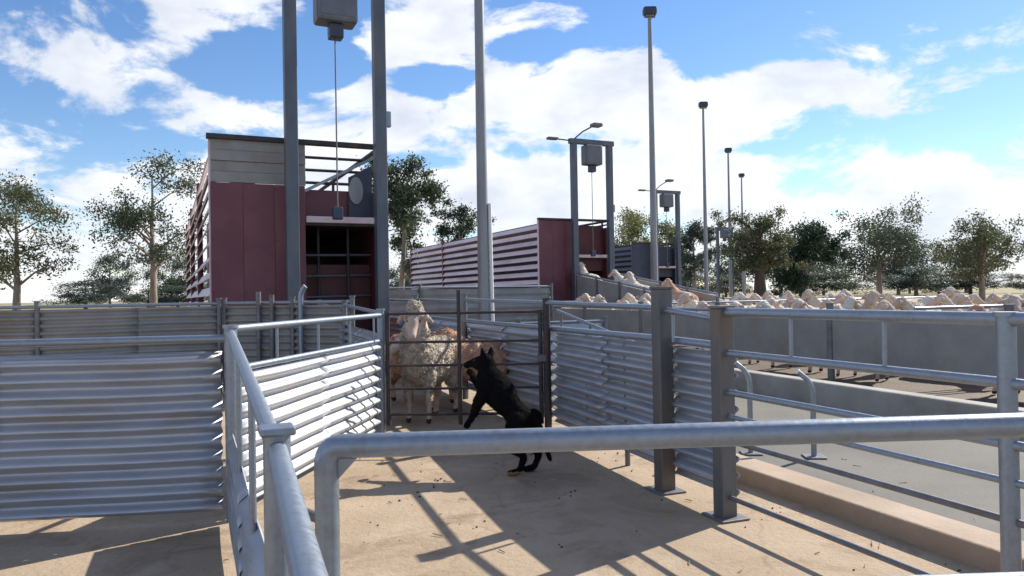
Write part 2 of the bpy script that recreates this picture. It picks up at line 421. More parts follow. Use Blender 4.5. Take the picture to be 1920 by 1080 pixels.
for i in range(2):
    a, b = lp[i], lp[i + 1]; dd = (b - a).normalized()
    corr(f, a + dd * .05, b, .06, .92, 'sheet', seed=5 + i); rail(f, a + Vector((0, 0, .985)), b + Vector((0, 0, .985)), .021); post_pipe(f, b, 1.04, .03)
# lit fence from corner post to the far gate
f = empty('pen_fence', (0, 0, 0), 0, 'sunlit corrugated sheet fence between the left corner post and the far gate', 'fence')
ld = (Ll - Mm).normalized()
post_pipe(f, Ll, 1.08, .03)
rail(f, Mm + Vector((0, 0, 1.035)) + ld * .03, Ll + Vector((0, 0, 1.035)), .021)
rail(f, Mm + Vector((0, 0, .815)) + ld * .03, Ll + Vector((0, 0, .815)), .019)
for t in (.22, .47, .71, .93):
    p = Mm.lerp(Ll, t); cyl(p + Vector((0, 0, .82)), p + Vector((0, 0, 1.03)), .009, 8).build('picket', 'galv_pipe', f)
corr(f, Mm + ld * .05, Ll - ld * .04, .06, .79, 'sheet_sunlit', pitch=.09, seed=8, amp=.025)
# right fence: sheeted from far gate to the second square post
f = empty('pen_fence', (0, 0, 0), 0, 'shaded corrugated sheet fence with two thick square posts, right of the dog', 'fence')
for p, h, w in ((P1, 1.215, .095), (P2, 1.105, .09)):
    o = MB().box((-w / 2, -w / 2, -.02), (w / 2, w / 2, h), None, .008).build('post', 'post_steel', f, p, ang(P2, P1))
    MB().box((-w / 2 - .006, -w / 2 - .006, h - .001), (w / 2 + .006, w / 2 + .006, h + .014), None, .004).build('cap', 'post_steel', o)
    MB().box((-w / 2 - .05, -w / 2 - .04, 0), (w / 2 + .05, w / 2 + .04, .012), None, .003).build('base_plate', 'galv_dark', o)
off = N * .055
rail(f, GR + Vector((0, 0, 1.12)), P1 + Vector((0, 0, 1.10)), .019)
rail(f, P1 + Vector((0, 0, 1.09)), P2 + Vector((0, 0, 1.045)), .019)
rail(f, GR + off + Vector((0, 0, .895)), P1 + off + Vector((0, 0, .905)), .025, 'galv_pipe')
rail(f, P1 + off + Vector((0, 0, .905)), P2 + off + Vector((0, 0, .895)), .025, 'galv_pipe')
corr(f, GR + off, P1 + off - U * .01, .11, .875, 'sheet', seed=11, amp=.027)
corr(f, P1 + off + U * .01, P2 + off + U * .02, .11, .875, 'sheet', seed=12, amp=.027)
for t in (.33, .66): 
    p = GR.lerp(P1, t) + off * 1.7; cyl(p, p + Vector((0, 0, .9)), .018, 8).build('stud', 'galv_dark', f)
p = on(P1, .12); cyl(p + Vector((0, 0, .9)), p + Vector((0, 0, 1.085)), .010, 8).build('picket', 'galv_pipe', f)
# open rail fence to the right of the second square post
f = empty('rail_fence', (0, 0, 0), 0, 'open pipe rail fence running from the second square post past the camera on the right', 'fence')
for s in (1.55, 3.1, 4.65): post_pipe(f, on(P2, s), 1.1, .03)
for z, r in ((1.085, .024), (.87, .019), (.665, .017), (.54, .013), (.41, .013), (.115, .013)):
    rail(f, on(P2, .04, 0, z), on(P2, 6.2, 0, z + .01), r, 'galv_dark' if z < .5 else 'galv_pipe')  # low rails get darker steel, their shade put into the colour
for s in (.52, 1.05, 2.1): cyl(on(P2, s, 0, .87), on(P2, s, 0, 1.08), .010, 8).build('picket', 'galv_pipe', f)
# the same fence line beyond the far gate
f = empty('pen_fence', (0, 0, 0), 0, 'corrugated sheet fence continuing beyond the far gate behind the sheep', 'fence')
ends = [GR + Vector((0, .06, 0)), on(GR, -2.4), on(GR, -4.8), on(GR, -7.2)]
for i in range(3):
    a, b = ends[i], ends[i + 1]
    rail(f, a + Vector((0, 0, 1.12)), b + Vector((0, 0, 1.14)), .019); rail(f, a + Vector((0, 0, .9)), b + Vector((0, 0, .9)), .022)
    corr(f, a + off, b + off, .10, .88, 'sheet', seed=20 + i, amp=.027); post_pipe(f, b, 1.2, .035, 'galv_dark')
# left side of the lane beyond the gate
f = empty('pen_fence', (0, 0, 0), 0, 'pipe and sheet fence on the left of the lane beyond the far gate', 'fence')
ends = [Ll + Vector((-.02, .12, 0)), Vector((-2.0, 8.9, 0)), Vector((-2.9, 11.2, 0))]
for i in range(2):
    a, b = ends[i], ends[i + 1]
    rail(f, a + Vector((0, 0, 1.05)), b + Vector((0, 0, 1.1)), .019)
    corr(f, a, b, .08, .88, 'sheet', seed=30 + i, amp=.027); post_pipe(f, b, 1.15, .03, 'galv_dark')

# far gate
g = empty('pen_gate', (0, 0, 0), 0, 'dark five rail pipe gate between the sheep and the dog', 'gate')
gl, grr = Ll + Vector((.06, .0, 0)), GR + Vector((-.055, 0, 0))
for p, h, r in ((gl, 1.06, .019), (grr, 1.06, .019)): cyl((0, 0, .09), (0, 0, h), r, 12).build('stile', 'gate_dark', g, p)
mid = gl.lerp(grr, .47); cyl(mid + Vector((0, 0, .09)), mid + Vector((0, 0, 1.24)), .019, 10).build('stile', 'gate_dark', g)
for z in (1.045, .80, .60, .40, .18): rail(g, gl + Vector((0, 0, z)), grr + Vector((0, 0, z)), .0115, 'gate_dark')
MB().box((-.03, -.03, .62), (.05, .03, .68), None, .005).build('latch', 'galv_dark', g, grr)
gp = empty('gate_post', GR, 0, 'dark round steel post at the right end of the far gate', 'post')
o = cyl((0, 0, -.02), (0, 0, 1.16), .032, 14).build('shaft', 'gate_dark', gp)
MB().path([(0, 0, 1.158), (0, 0, 1.175)], .04, 14).build('cap', 'galv_dark', gp)
for z in (.3, .6, .92): MB().box((-.06, -.02, z), (-.015, .02, z + .05), None, .004).build('hinge', 'gate_dark', gp)

# foreground gate across the pen mouth, with bent corners
g = empty('pen_gate', (0, 0, 0), 0, 'thick galvanised pipe gate crossing the foreground with a bent top corner', 'gate')
A, B = Vector((-.378, 1.50, 0)), Vector((2.0, 1.44, 0))
zA, zB = .900, .945
pts = bend(A + Vector((0, 0, .12)), A + Vector((0, 0, zA)), B + Vector((0, 0, zB)), .034, 8)
pts = pts[:-1] + bend(pts[-2], B + Vector((0, 0, zB)), B + Vector((0, 0, .12)), .07, 8)[1:]
MB().path(pts, .0242, 20).build('frame', 'galv_pipe', g)
for z, r in ((.598, .019), (.36, .017), (.14, .019)):
    rail(g, A + Vector((0, 0, z - .01)), B + Vector((0, 0, z + .045)), r)
gus = MB(); gz = zA - .024
gus.add([A + Vector((.02, -.003, gz)), A + Vector((.062, -.003, gz)), A + Vector((.02, -.003, gz - .045)), A + Vector((.02, .003, gz)), A + Vector((.062, .003, gz)), A + Vector((.02, .003, gz - .045))],
        [(0, 2, 1), (3, 4, 5), (0, 1, 4, 3), (1, 2, 5, 4), (2, 0, 3, 5)])
gus.build('gusset', 'galv_pipe', g)
for z, r in ((.588, .028), (.35, .026)):
    MB().path([A + Vector((.022, 0, z)), A + Vector((.034, 0, z))], [r, r - .006], 14).build('weld', 'galv_dark', g)
for t in (.43, .86):
    p = A.lerp(B, t); cyl(p + Vector((0, 0, .14)), p + Vector((0, 0, .588 + .05 * t)), .014, 10).build('strut', 'galv_pipe', g)
for z in (.25, .75):
    cyl(A + Vector((0, 0, z)), Nn + Vector((0, .02, z)), .011, 8).build('hinge', 'galv_dark', g)
gp = empty('gate_post', B + Vector((.07, -.01, 0)), 0, 'pipe post at the right end of the foreground gate', 'post')
cyl((0, 0, -.02), (0, 0, 1.1), .04, 14).build('shaft', 'galv_pipe', gp); MB().path([(0, 0, 1.098), (0, 0, 1.115)], .046, 14).build('cap', 'galv_pipe', gp)

# sheet fences between the pen and the first ramp
def sheet_fence(label, pts, h, m, r=.03, z0=.06, pitch=.088, amp=.018, seed=50, name='yard_fence'):
    f = empty(name, (0, 0, 0), 0, label, 'fence')
    for i, p in enumerate(pts): post_pipe(f, Vector((*p, 0)), h + .06, r, 'galv_dark')
    for i in range(len(pts) - 1):
        a, b = Vector((*pts[i], 0)), Vector((*pts[i + 1], 0))
        rail(f, a + Vector((0, 0, h)), b + Vector((0, 0, h)), .02)
        corr(f, a, b, z0, h - .03, m, pitch, amp, seed + i)
    return f
f = sheet_fence('dull grey sheet fence with upright pipes in front of the left ramp', [(-3.7, 9.6), (-2.75, 9.35), (-1.95, 9.1)], 1.14, 'grey_panel', seed=51)
for x, y, h in ((-3.2, 9.42, 1.28), (-3.02, 9.38, 1.24)):
    cyl((x, y, 0), (x, y, h), .03, 10).build('upright', 'galv_dark', f)
hk = MB().path([(0, 0, 0), (0, 0, 1.2), (.01, 0, 1.26), (.04, 0, 1.32), (.06, 0, 1.34)], .032, 10).build('hooked_upright', 'galv_pipe', f, (-2.62, 9.25, 0))
sheet_fence('long grey sheet fence along the yard left of the pens', [(-9.6, 7.2), (-7.6, 8.0), (-5.6, 8.8), (-3.75, 9.55)], 1.14, 'grey_panel', seed=55)
sheet_fence('wide grey sheet fence in front of the slatted red ramp', [(-3.3, 14.6), (-1.9, 15.4), (-.5, 16.2), (.9, 17.0)], 1.36, 'grey_panel', pitch=.15, amp=.012, seed=60)
f = sheet_fence('low pale sheet fence beyond the sheep lane', [(-1.5, 11.6), (.1, 11.6), (1.5, 12.1)], .74, 'sheet', pitch=.15, amp=.012, seed=70)
# sloped pipe handrail in the middle distance
f = empty('handrail', (0, 0, 0), 0, 'sloping pipe handrail on short posts right of the far gate', 'handrail')
h0, h1 = Vector((.60, 10, .965)), Vector((1.50, 8.1, .565))
rail(f, h0, h1, .022)
for t in (.05, .4, .75, .98):
    p = h0.lerp(h1, t); cyl((p.x, p.y, 0), p, .018, 8).build('post', 'galv_dark', f)

# bent pipe stops standing in the lane
for i, (x, y, h, lab) in enumerate(((1.72, 5.45, .62, 'bent pipe stop in the lane just right of the second square post'), (2.12, 5.3, .56, 'bent pipe stop in the lane, right hand one of the pair'))):
    e = empty('pipe_stop', (x, y, 0), -.1, lab, 'pipe stop', 'bent pipes in the lane')
    MB().path([(0, 0, 0), (0, 0, h - .1), (-.01, 0, h - .05), (-.04, 0, h), (-.1, 0, h + .05)], .019, 10).build('pipe', 'galv_pipe', e)
    MB().path([(-.1, 0, h + .05), (-.108, 0, h + .057)], .021, 10).build('end_cap', 'white_paint', e)
    MB().box((-.07, -.07, .005), (.07, .07, .017), None, .003).build('base_plate', 'galv_dark', e)

# ------------------------------------------------------------------ hoist frames and ramps
RA = math.atan2(.42, .907)             # ramps point away to the left, their mouths face the yard
def hoist_frame(loc, label, lamp=True, h=6.2):
    f = empty('hoist_frame', loc, RA, label, 'hoist frame', 'hoist frames over the ramps')
    w = 1.4
    for x in (0, w):
        o = MB().box((x - .095, -.095, -.02), (x + .095, .095, h), None, .012).build('post', 'steel_blue', f)
        MB().box((x - .17, -.17, 0), (x + .17, .17, .025), None, .004).build('base_plate', 'steel_blue', o)
    MB().box((-.16, -.085, h + .002), (w + .16, .085, h + .17), None, .01).build('crossbeam', 'steel_blue', f)
    hb = MB().box((.39, -.2, h - .69), (1.03, .2, h - .012), None, .05).build('hoist_box', 'hoist_grey', f)
    MB().box((.60, -.11, h - .92), (.82, .11, h - .692), None, .025).build('motor', 'motor_navy', hb)
    MB().box((.45, -.206, h - .6), (.97, -.201, h - .1), None, .0).build('cover', 'hoist_grey', hb)
    cyl((.70, 0, 2.6), (.70, 0, h - .9), .012, 8).build('cable', 'galv_dark', f)
    MB().box((.62, -.05, 2.42), (.78, .05, 2.62), None, .02).build('hook_block', 'motor_navy', f)
    MB().box((1.50, -.05, 3.95), (1.58, .05, 4.2), None, .01).build('junction_box', 'galv_pipe', f)
    if lamp:
        ar = MB().path([(.05, 0, h + .17), (.35, 0, h + .42), (.78, -.05, h + .66)], .025, 8).build('lamp_arm', 'steel_blue', f)
        MB().box((.70, -.2, h + .62), (1.06, .1, h + .74), None, .03).build('lamp_head', 'galv_dark', ar)
        a2 = MB().path([(-.1, 0, h + .1), (-.65, 0, h + .12)], .025, 8).build('lamp_arm', 'steel_blue', f)
        MB().box((-.98, -.1, h + .08), (-.6, .1, h + .16), None, .025).build('lamp_head', 'galv_dark', a2)
    return f
def slat_mesh(L, m):
    b = MB(); h, t, lean = .15, .022, .092
    pr = [(0, 0), (lean, h), (lean + t, h - .008), (t, -.012)]       # x inward, z
    b.add([(x, y, z) for y in (0, L) for x, z in pr], [(0, 1, 2, 3), (7, 6, 5, 4), (0, 4, 5, 1), (1, 5, 6, 2), (2, 6, 7, 3), (3, 7, 4, 0)])
    return b.mesh('slat', m)
def ramp(loc, label, red='red', slat='red_skylit', dark='red_dark', rail_z=3.45, grey_top=False, length=14.6, extras=False):
    r = empty('loading_ramp', loc, RA, label, 'loading ramp', 'loading ramps along the yard')
    x0, x1, y0, H = -1.15, 1.52, .34, 3.70
    # end wall left of the mouth
    zt = 2.98 if grey_top else H - .06
    for k in range(3):
        xa = x0 + k * .47; MB().box((xa, y0 + .004 * (k % 2), .02), (xa + .466, y0 + .05, zt), None, .004).build('end_panel', red, r)
        for z in (.5, 1.3, 2.1, 2.9):
            if z < zt: MB().path([(xa + .03, y0 - .006, z), (xa + .03, y0 + .02, z)], .012, 6).build('bolt', 'gate_dark', r)
    if grey_top:
        for k in range(4):
            MB().box((x0 + .01, y0 + .005 + .02 * (k % 2), 2.99 + k * .165), (.27, y0 + .06, 2.99 + k * .165 + .161), None, .004).build('top_board', 'grey_panel', r)
    MB().box((x0 - .05, y0 - .04, H - .055), (x1 + .06, y0 + .09, H + .02), None, .006).build('top_beam', 'gate_dark', r)
    # slatted long side
    bays = 3; L = (length - .3) / bays; me = slat_mesh(L - .12, slat)
    for j in range(bays + 1):
        MB().box((x0 - .02, y0 + .055 + j * L - .0, 0), (x0 + .09, y0 + .055 + j * L + .1, H - .06), None, .006).build('side_post', red if j else slat, r)
    for j in range(bays):
        for k in range(11):
            o = link('slat', me, r, (x0 - .035, y0 + .165 + j * L, .72 + k * .264))
    MB().box((x0 + .62, y0 + .12, .05), (x0 + .66, y0 + length, 3.66), None).build('shade_lining', 'gate_dark', r)  # blackish sheet: the shade seen between the slats is painted on it
    # right wall, sheeted low and open rails above
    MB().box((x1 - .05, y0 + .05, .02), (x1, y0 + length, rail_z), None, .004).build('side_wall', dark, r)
    nr = 0 if rail_z < 3.2 else 1
    for z in ((3.1, 3.31, 3.52) if rail_z < 3.2 else ()):
        cyl((.1, y0 + .42, z), (x1 - .02, y0 + .42, z), .025, 8).build('mouth_rail', 'gate_dark', r)
    for k in range(nr):
        z = rail_z + (k + .65) * (H - .06 - rail_z) / (nr + .3)
        cyl((x1 - .03, y0 + .05, z), (x1 - .03, y0 + length, z), .028, 8).build('rail', 'gate_dark', r)
    for j in range(5):
        y = y0 + .3 + j * (length - .5) / 4
        MB().box((x1 - .06, y, rail_z - .3), (x1 - .01, y + .05, H - .06), None).build('rail_post', 'gate_dark', r)
    cyl((x1 - .03, y0, H - .03), (x1 - .03, y0 + length, H - .03), .04, 8).build('rail', 'gate_dark', r)
    # decks, near black: the shade inside the mouth is put into their colour
    MB().box((x0 + .67, y0 + .07, 2.36), (x1 - .06, y0 + length - .1, 2.44), None).build('upper_deck', 'gate_dark', r)
    MB().box((.27, y0 - .02, 2.40), (x1 - .06, y0 + .065, 2.50), None, .005).build('ledge', 'red_skylit', r)
    k = MB(); k.add([(0.1, y0 + .1, .05), (x1 - .06, y0 + .1, .05), (x1 - .06, y0 + length, 1.35), (.1, y0 + length, 1.35), (.1, y0 + .1, .0), (x1 - .06, y0 + .1, .0), (x1 - .06, y0 + length, 1.28), (.1, y0 + length, 1.28)],
          [(0, 1, 2, 3), (7, 6, 5, 4), (0, 4, 5, 1), (1, 5, 6, 2), (2, 6, 7, 3), (3, 7, 4, 0)]); k.build('ramp_floor', 'gate_dark', r)
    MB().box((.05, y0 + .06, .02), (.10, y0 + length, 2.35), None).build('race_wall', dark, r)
    MB().box((.13, y0 + .4, 2.45), (x1 - .07, y0 + .44, 2.98), None).build('upper_gate', red, r)
    if not extras:
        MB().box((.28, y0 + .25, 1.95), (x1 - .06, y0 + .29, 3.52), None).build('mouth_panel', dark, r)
    else:
        MB().box((.28, y0 + .7, .3), (x1 - .06, y0 + .74, 1.75), None).build('mouth_shade', dark, r)  # added dark panel standing in for the shade low in the mouth
        for z in (.5, .85, 1.2, 1.55, 1.9): cyl((.27, y0 + .5, z), (x1 - .06, y0 + .62, z + .02), .022, 8).build('race_rail', 'steel_blue', r)
        for x in (.55, 1.05): cyl((x, y0 + .55, .1), (x, y0 + .55, 2.36), .025, 8).build('race_stile', 'gate_dark', r)
    if extras:
        p = MB(); yy = y0 + .30
        q = [(.38, 2.52), (1.42, 2.52), (1.42, 3.52), (.38, 2.98)]
        p.add([(x, yy, z) for x, z in q] + [(x, yy + .02, z) for x, z in q], [(0, 1, 2, 3), (7, 6, 5, 4), (0, 4, 5, 1), (1, 5, 6, 2), (2, 6, 7, 3), (3, 7, 4, 0)])
        MB().bar((.30, yy - .02, 2.94), (1.45, yy - .02, 3.55), .03, .05).build('stair_rail', 'galv_pipe', r)
        p2 = MB(); q = [(1.02, 2.51), (1.42, 2.51), (1.42, 3.42), (1.02, 3.2)]
        p2.add([(x, yy, z) for x, z in q] + [(x, yy + .02, z) for x, z in q], [(0, 1, 2, 3), (7, 6, 5, 4), (0, 4, 5, 1), (1, 5, 6, 2), (2, 6, 7, 3), (3, 7, 4, 0)])
        p2.build('stair_side', 'navy', r)
        ov = MB(); ov.path([(1.16, yy - .005, 2.98), (1.16, yy - .03, 2.98)], .001, 24)
        vs = [(1.14 + .12 * math.cos(t * math.pi / 12), y, 2.98 + .23 * math.sin(t * math.pi / 12)) for y in (yy - .004, yy - .03) for t in range(24)]
        ov = MB(); ov.add(vs, [tuple(range(24))[::-1], tuple(range(24, 48))] + [(t, (t + 1) % 24, 24 + (t + 1) % 24, 24 + t) for t in range(24)])
        ov.build('oval_plate', 'pole_galv', r)
    return r
F1, F2, F3, F4 = (-3.37, 11.5, 0), (2.137, 25, 0), (7.36, 38, 0), (16.03, 58, 0)
hoist_frame(F1, 'tall grey hoist frame nearest the camera, its box cut by the top edge')
hoist_frame(F2, 'hoist frame standing over the slatted dark red ramp')
hoist_frame(F3, 'hoist frame half hidden behind the tall light pole with the dark head')
hoist_frame(F4, 'small distant hoist frame among the trees, farthest of the row', h=5.95)
ramp(F1, 'big red loading ramp at the left with grey boards along its top', rail_z=2.98, grey_top=True, extras=True)
ramp(F2, 'dark red loading ramp with slatted side behind the far gate')
ramp(F3, 'dark blue loading ramp with pale slats beyond the red ramps', 'navy', 'steel_blue', 'navy', length=12)
# sheep race climbing into the second ramp
def race():
    r = empty('sheep_race', (*F2[:2], 0), RA, 'sloping sheeted race carrying sheep up into the dark red ramp', 'race')
    L = 5.2
    def z(t): return .95 - .75 * t
    for x, n_ in ((-.05, 'side_panel'), (1.45, 'side_panel')):
        for j in range(4):
            t0, t1 = j / 4, (j + 1) / 4; y0, y1 = -.15 - L * t0, -.15 - L * t1 + .05
            b = MB(); q = [(y0, z(t0) - .2), (y1, z(t1) - .2), (y1, z(t1) + .85), (y0, z(t0) + .85)]
            b.add([(x - .02, yy, zz) for yy, zz in q] + [(x + .02, yy, zz) for yy, zz in q], [(0, 1, 2, 3), (7, 6, 5, 4), (0, 4, 5, 1), (1, 5, 6, 2), (2, 6, 7, 3), (3, 7, 4, 0)])
            b.build(n_, 'grey_panel', r)
            cyl((x - .05, y0 - .02, 0), (x - .05, y0 - .02, z(t0) + .95), .035, 8).build('post', 'galv_dark', r)
        cyl((x, -.15, z(0) + .9), (x, -.15 - L, z(1) + .9), .03, 8).build('rail', 'galv_pipe', r)
        cyl((x, -.15 - L, z(1) + .9), (x, -.15 - L, 0), .03, 8).build('post', 'galv_pipe', r)
    b = MB(); b.add([(0, 0, z(0)), (1.4, 0, z(0)), (1.4, -L - .1, z(1)), (0, -L - .1, z(1)), (0, 0, z(0) - .08), (1.4, 0, z(0) - .08), (1.4, -L - .1, z(1) - .08), (0, -L - .1, z(1) - .08)],
          [(0, 3, 2, 1), (7, 4, 5, 6), (0, 1, 5, 4), (1, 2, 6, 5), (2, 3, 7, 6), (3, 0, 4, 7)]); b.build('floor', 'timber', r)
    return r
race()

# ------------------------------------------------------------------ light poles
def light_pole(x, y, h, label, r0=.135, r1=.06, conduit=False):
    p = empty('light_pole', (x, y, 0), 0, label, 'light pole', 'light poles along the yard')
    MB().path([(0, 0, 0), (0, 0, h * .5), (0, 0, h)], [r0, (r0 + r1) / 2, r1], 14).build('shaft', 'pole_galv', p)
    MB().box((-.22, -.22, 0), (.22, .22, .03), None, .005).build('base_plate', 'galv_dark', p)
    MB().bar((-.2, 0, h + .03), (.2, 0, h + .03), .08, .06).build('bracket', 'galv_dark', p)
    for sx in (0,):
        o = MB().box((sx - .26, -.22, h + .06), (sx + .26, .16, h + .38), None, .09).build('lamp_head', 'motor_navy', p)
        MB().box((sx - .15, -.1, h + .052), (sx + .15, .08, h + .062), None).build('glass', 'lamp_glass', o)
    if conduit:
        cyl((r0 + .05, -.02, 0), (r0 + .02, -.02, 2.9), .035, 8).build('conduit', 'white_paint', p)
    return p
light_pole(-.53, 14, 11.6, 'thick light pole in the middle with its head above the frame', .115, .072, True)
light_pole(5.35, 28, 11.5, 'tall light pole with dark square head high in the blue sky', .145, .075)
light_pole(11.2, 43, 11.7, 'second light pole of the row going right, left of the small one')
light_pole(16.4, 56, 11.5, 'third light pole of the row going right')
light_pole(21.4, 69, 11.6, 'farthest and smallest light pole of the row')

# ------------------------------------------------------------------ pens with the mob of sheep
PL = Vector((3.3, 12.0, 0))
f = empty('pen_fence', (0, 0, 0), 0, 'long grey sheet panel fence in front of the mob of sheep', 'fence')
for j in range(8):
    s0 = -9.6 + j * 2.4
    a, b = on(PL, s0 + .05), on(PL, s0 + 2.35)
    MB().box((0, -.015, .27), ((b - a).length, .015, .84), None, .004).build('panel', 'grey_panel', f, a, ang(a, b))
    post_pipe(f, on(PL, s0), 1.0, .045, 'galv_dark')
    rail(f, on(PL, s0, 0, .885), on(PL, s0 + 2.4, 0, .885), .026); rail(f, on(PL, s0, 0, .20), on(PL, s0 + 2.4, 0, .20), .02, 'galv_dark')
sp = on(PL, .22, -.05, 0)
MB().box((-.1, -.004, .70), (.1, .004, .86), None, .002).build('plate', 'white_paint', f, sp, ang(on(PL, 0), on(PL, 1)))
def cross_fence(s, label, q1=9.5):
    f = empty('rail_fence', (0, 0, 0), 0, label, 'fence')
    for z in (.95, .7, .45): rail(f, on(PL, s, .1, z), on(PL, s, q1, z), .02)
    for q in (2.4, 4.8, 7.2, 9.5): post_pipe(f, on(PL, s, q), 1.05, .035, 'galv_dark')
cross_fence(3.6, 'near cross fence of pipe rails dividing the mob of sheep')
cross_fence(-3.3, 'middle cross fence of pipe rails dividing the mob of sheep')
cross_fence(-9.6, 'far cross fence of pipe rails behind the mob of sheep')

# ------------------------------------------------------------------ animals
def chain(bm, pts):
    """tapered chain of balls; pts are (x, y, z, r) or (x, y, z, rx, ry, rz)"""
    pts = [tuple(p) if len(p) == 6 else (p[0], p[1], p[2], p[3], p[3], p[3]) for p in pts]
    for i in range(len(pts)):
        p = pts[i]
        if i < len(pts) - 1:
            q = pts[i + 1]; d = math.dist(p[:3], q[:3]); k = max(1, int(d / (.5 * min(min(p[3:]), min(q[3:])))))
        else: q, k = p, 1
        for j in range(k):
            t = j / k; c = [p[m] * (1 - t) + q[m] * t for m in range(6)]
            bmesh.ops.create_icosphere(bm, subdivisions=2, radius=1, matrix=Matrix.Translation(c[:3]) @ Matrix.Diagonal((c[3], c[4], c[5], 1)))
def fuse(name, bm, voxel, smooth_it, fur, mats, pick, fscale=22.):
    me = bpy.data.meshes.new(name + '_tmp'); bm.to_mesh(me); bm.free()
    o = bpy.data.objects.new(name + '_tmp', me); C.objects.link(o)
    md = o.modifiers.new('r', 'REMESH'); md.mode = 'VOXEL'; md.voxel_size = voxel
    dg = bpy.context.evaluated_depsgraph_get(); dg.update()
    m2 = bpy.data.meshes.new_from_object(o.evaluated_get(dg))
    bpy.data.objects.remove(o); bpy.data.meshes.remove(me)
    b = bmesh.new(); b.from_mesh(m2)
    for _ in range(smooth_it): bmesh.ops.smooth_vert(b, verts=b.verts[:], factor=.5, use_axis_x=True, use_axis_y=True, use_axis_z=True)
    b.normal_update()
    for v in b.verts:
        a = fur(v.co)
        if a: v.co += v.normal * a * (noise.noise(v.co * fscale) + .6 * noise.noise(v.co * fscale * 2.3))
    m2.materials.clear()
    for k in mats: m2.materials.append(MATS[k])
    for fc in b.faces: fc.smooth = True; fc.material_index = pick(fc.calc_center_median())
    b.to_mesh(m2); b.free(); m2.name = name
    return m2
def sheep_mesh(name, wool, head=(.60, 0, .98), nose=(.76, 0, .86), voxel=.017, shorn=False, step=0., slim=1.):
    bm = bmesh.new(); w = .9 if shorn else 1.
    chain(bm, [(-.40, 0, .58, .17 * w, .17 * w, .18 * w), (-.26, 0, .57, .2 * w, .215 * w, .225 * w), (0, 0, .56, .22 * w, .24 * w, .235 * w), (.24, 0, .57, .21 * w, .21 * w, .235 * w), (.36, 0, .60, .17 * w, .165 * w, .21 * w)])
    hv, nv = Vector(head), Vector(nose)
    nb = Vector((.36, 0, .66))
    chain(bm, [(*nb, .175 * w), (*(nb.lerp(hv, .55) + Vector((-.01, 0, 0))), .15 * w * slim), (*(hv - Vector((.05, 0, .03))), .115 * w * slim)])
    d = (nv - hv).normalized(); sd = d.cross(Vector((0, 0, 1))).normalized()
    chain(bm, [(*hv, .088), (*(hv + d * .07), .072), (*(hv + d * .14), .052), (*nv, .045)])
    if not shorn and slim == 1.: chain(bm, [(*(hv - d * .02 + Vector((0, 0, .055))), .088), (*(hv + d * .04 + Vector((0, 0, .05))), .06)])
    for s in (-1, 1):
        e0 = hv + sd * s * .075 - Vector((0, 0, .01)) - d * .01
        chain(bm, [(*e0, .026), (*(e0 + sd * s * .06 - d * .01), .03), (*(e0 + sd * s * .115 - Vector((0, 0, .045))), .016)])
        x = .30 + step * s
        chain(bm, [(.29, s * .12, .46, .085), (.30 + step * s * .4, s * .125, .36, .055), (x, s * .125, .24, .038), (x + .0, s * .125, .10, .028), (x + .015, s * .125, .035, .034)])
        chain(bm, [(-.30, s * .13, .48, .125), (-.26 - step * s * .3, s * .14, .37, .085), (-.40 - step * s * .6, s * .13, .24, .038), (-.38 - step * s, s * .13, .10, .029), (-.365 - step * s, s * .13, .035, .034)])
    chain(bm, [(-.55, 0, .60, .04), (-.58, 0, .52, .032)])
    def onface(c):
        t = max(0., min(1., (c - hv).dot(nv - hv) / (nv - hv).length_squared)); k = (c - hv.lerp(nv, t)).length
        return (c - hv).dot(d) > .04 and k < .095 and c.z < hv.z + .06
    def fur(c):
        if onface(c): return 0
        if c.z < .28: return 0
        return .016 if not shorn else .007
    def pick(c):
        if c.z < .05: return 2
        if onface(c): return 1
        q_ = c - hv
        if .095 < abs(q_.dot(sd)) < .24 and abs(q_.dot(d)) < .07 and -.1 < q_.z < .06: return 1
        return 1 if c.z < .2 else 0
    return fuse(name, bm, voxel, 2, fur, [wool, 'face', 'hoof'], pick), hv, d, sd
def eyes(parent, hv, d, sd, r=.014):
    for s in (-1, 1):
        bm = bmesh.new(); bmesh.ops.create_icosphere(bm, subdivisions=2, radius=r, matrix=Matrix.Translation(hv + d * (.06 if r < .01 else .075) + sd * s * (.048 if r < .01 else .066) + Vector((0, 0, .025))))
        me = bpy.data.meshes.new('eye'); bm.to_mesh(me); bm.free(); me.materials.append(MATS['eye']); link('eye', me, parent)
# the two sheep behind the far gate
me, hv, d, sd = sheep_mesh('sheep', 'wool', (.45, .04, 1.0), (.575, .08, .835), .012)
o = link('sheep', me, None, (-.80, 7.27, 0), rad(-108)); o.scale = (.95, .82, 1); tag(o, 'cream woolly sheep with raised head behind the far gate, facing the camera', 'sheep'); eyes(o, hv, d, sd)
me, hv, d, sd = sheep_mesh('sheep', 'wool_tan', (.60, .02, .80), (.75, .10, .68), .012, True)
o = link('sheep', me, None, (-.50, 7.60, 0), rad(-168)); o.scale = (1, 1, .94); tag(o, 'tan pinkish shorn sheep behind the far gate, beside the dog', 'sheep'); eyes(o, hv, d, sd)
me, hv, d, sd = sheep_mesh('sheep', 'wool_tan', (.60, -.05, .62), (.74, -.1, .50), .012)
o = link('sheep', me, None, (-1.0, 8.35, 0), rad(-40)); tag(o, 'orange tan woolly sheep at the back of the huddle behind the far gate', 'sheep'); eyes(o, hv, d, sd)
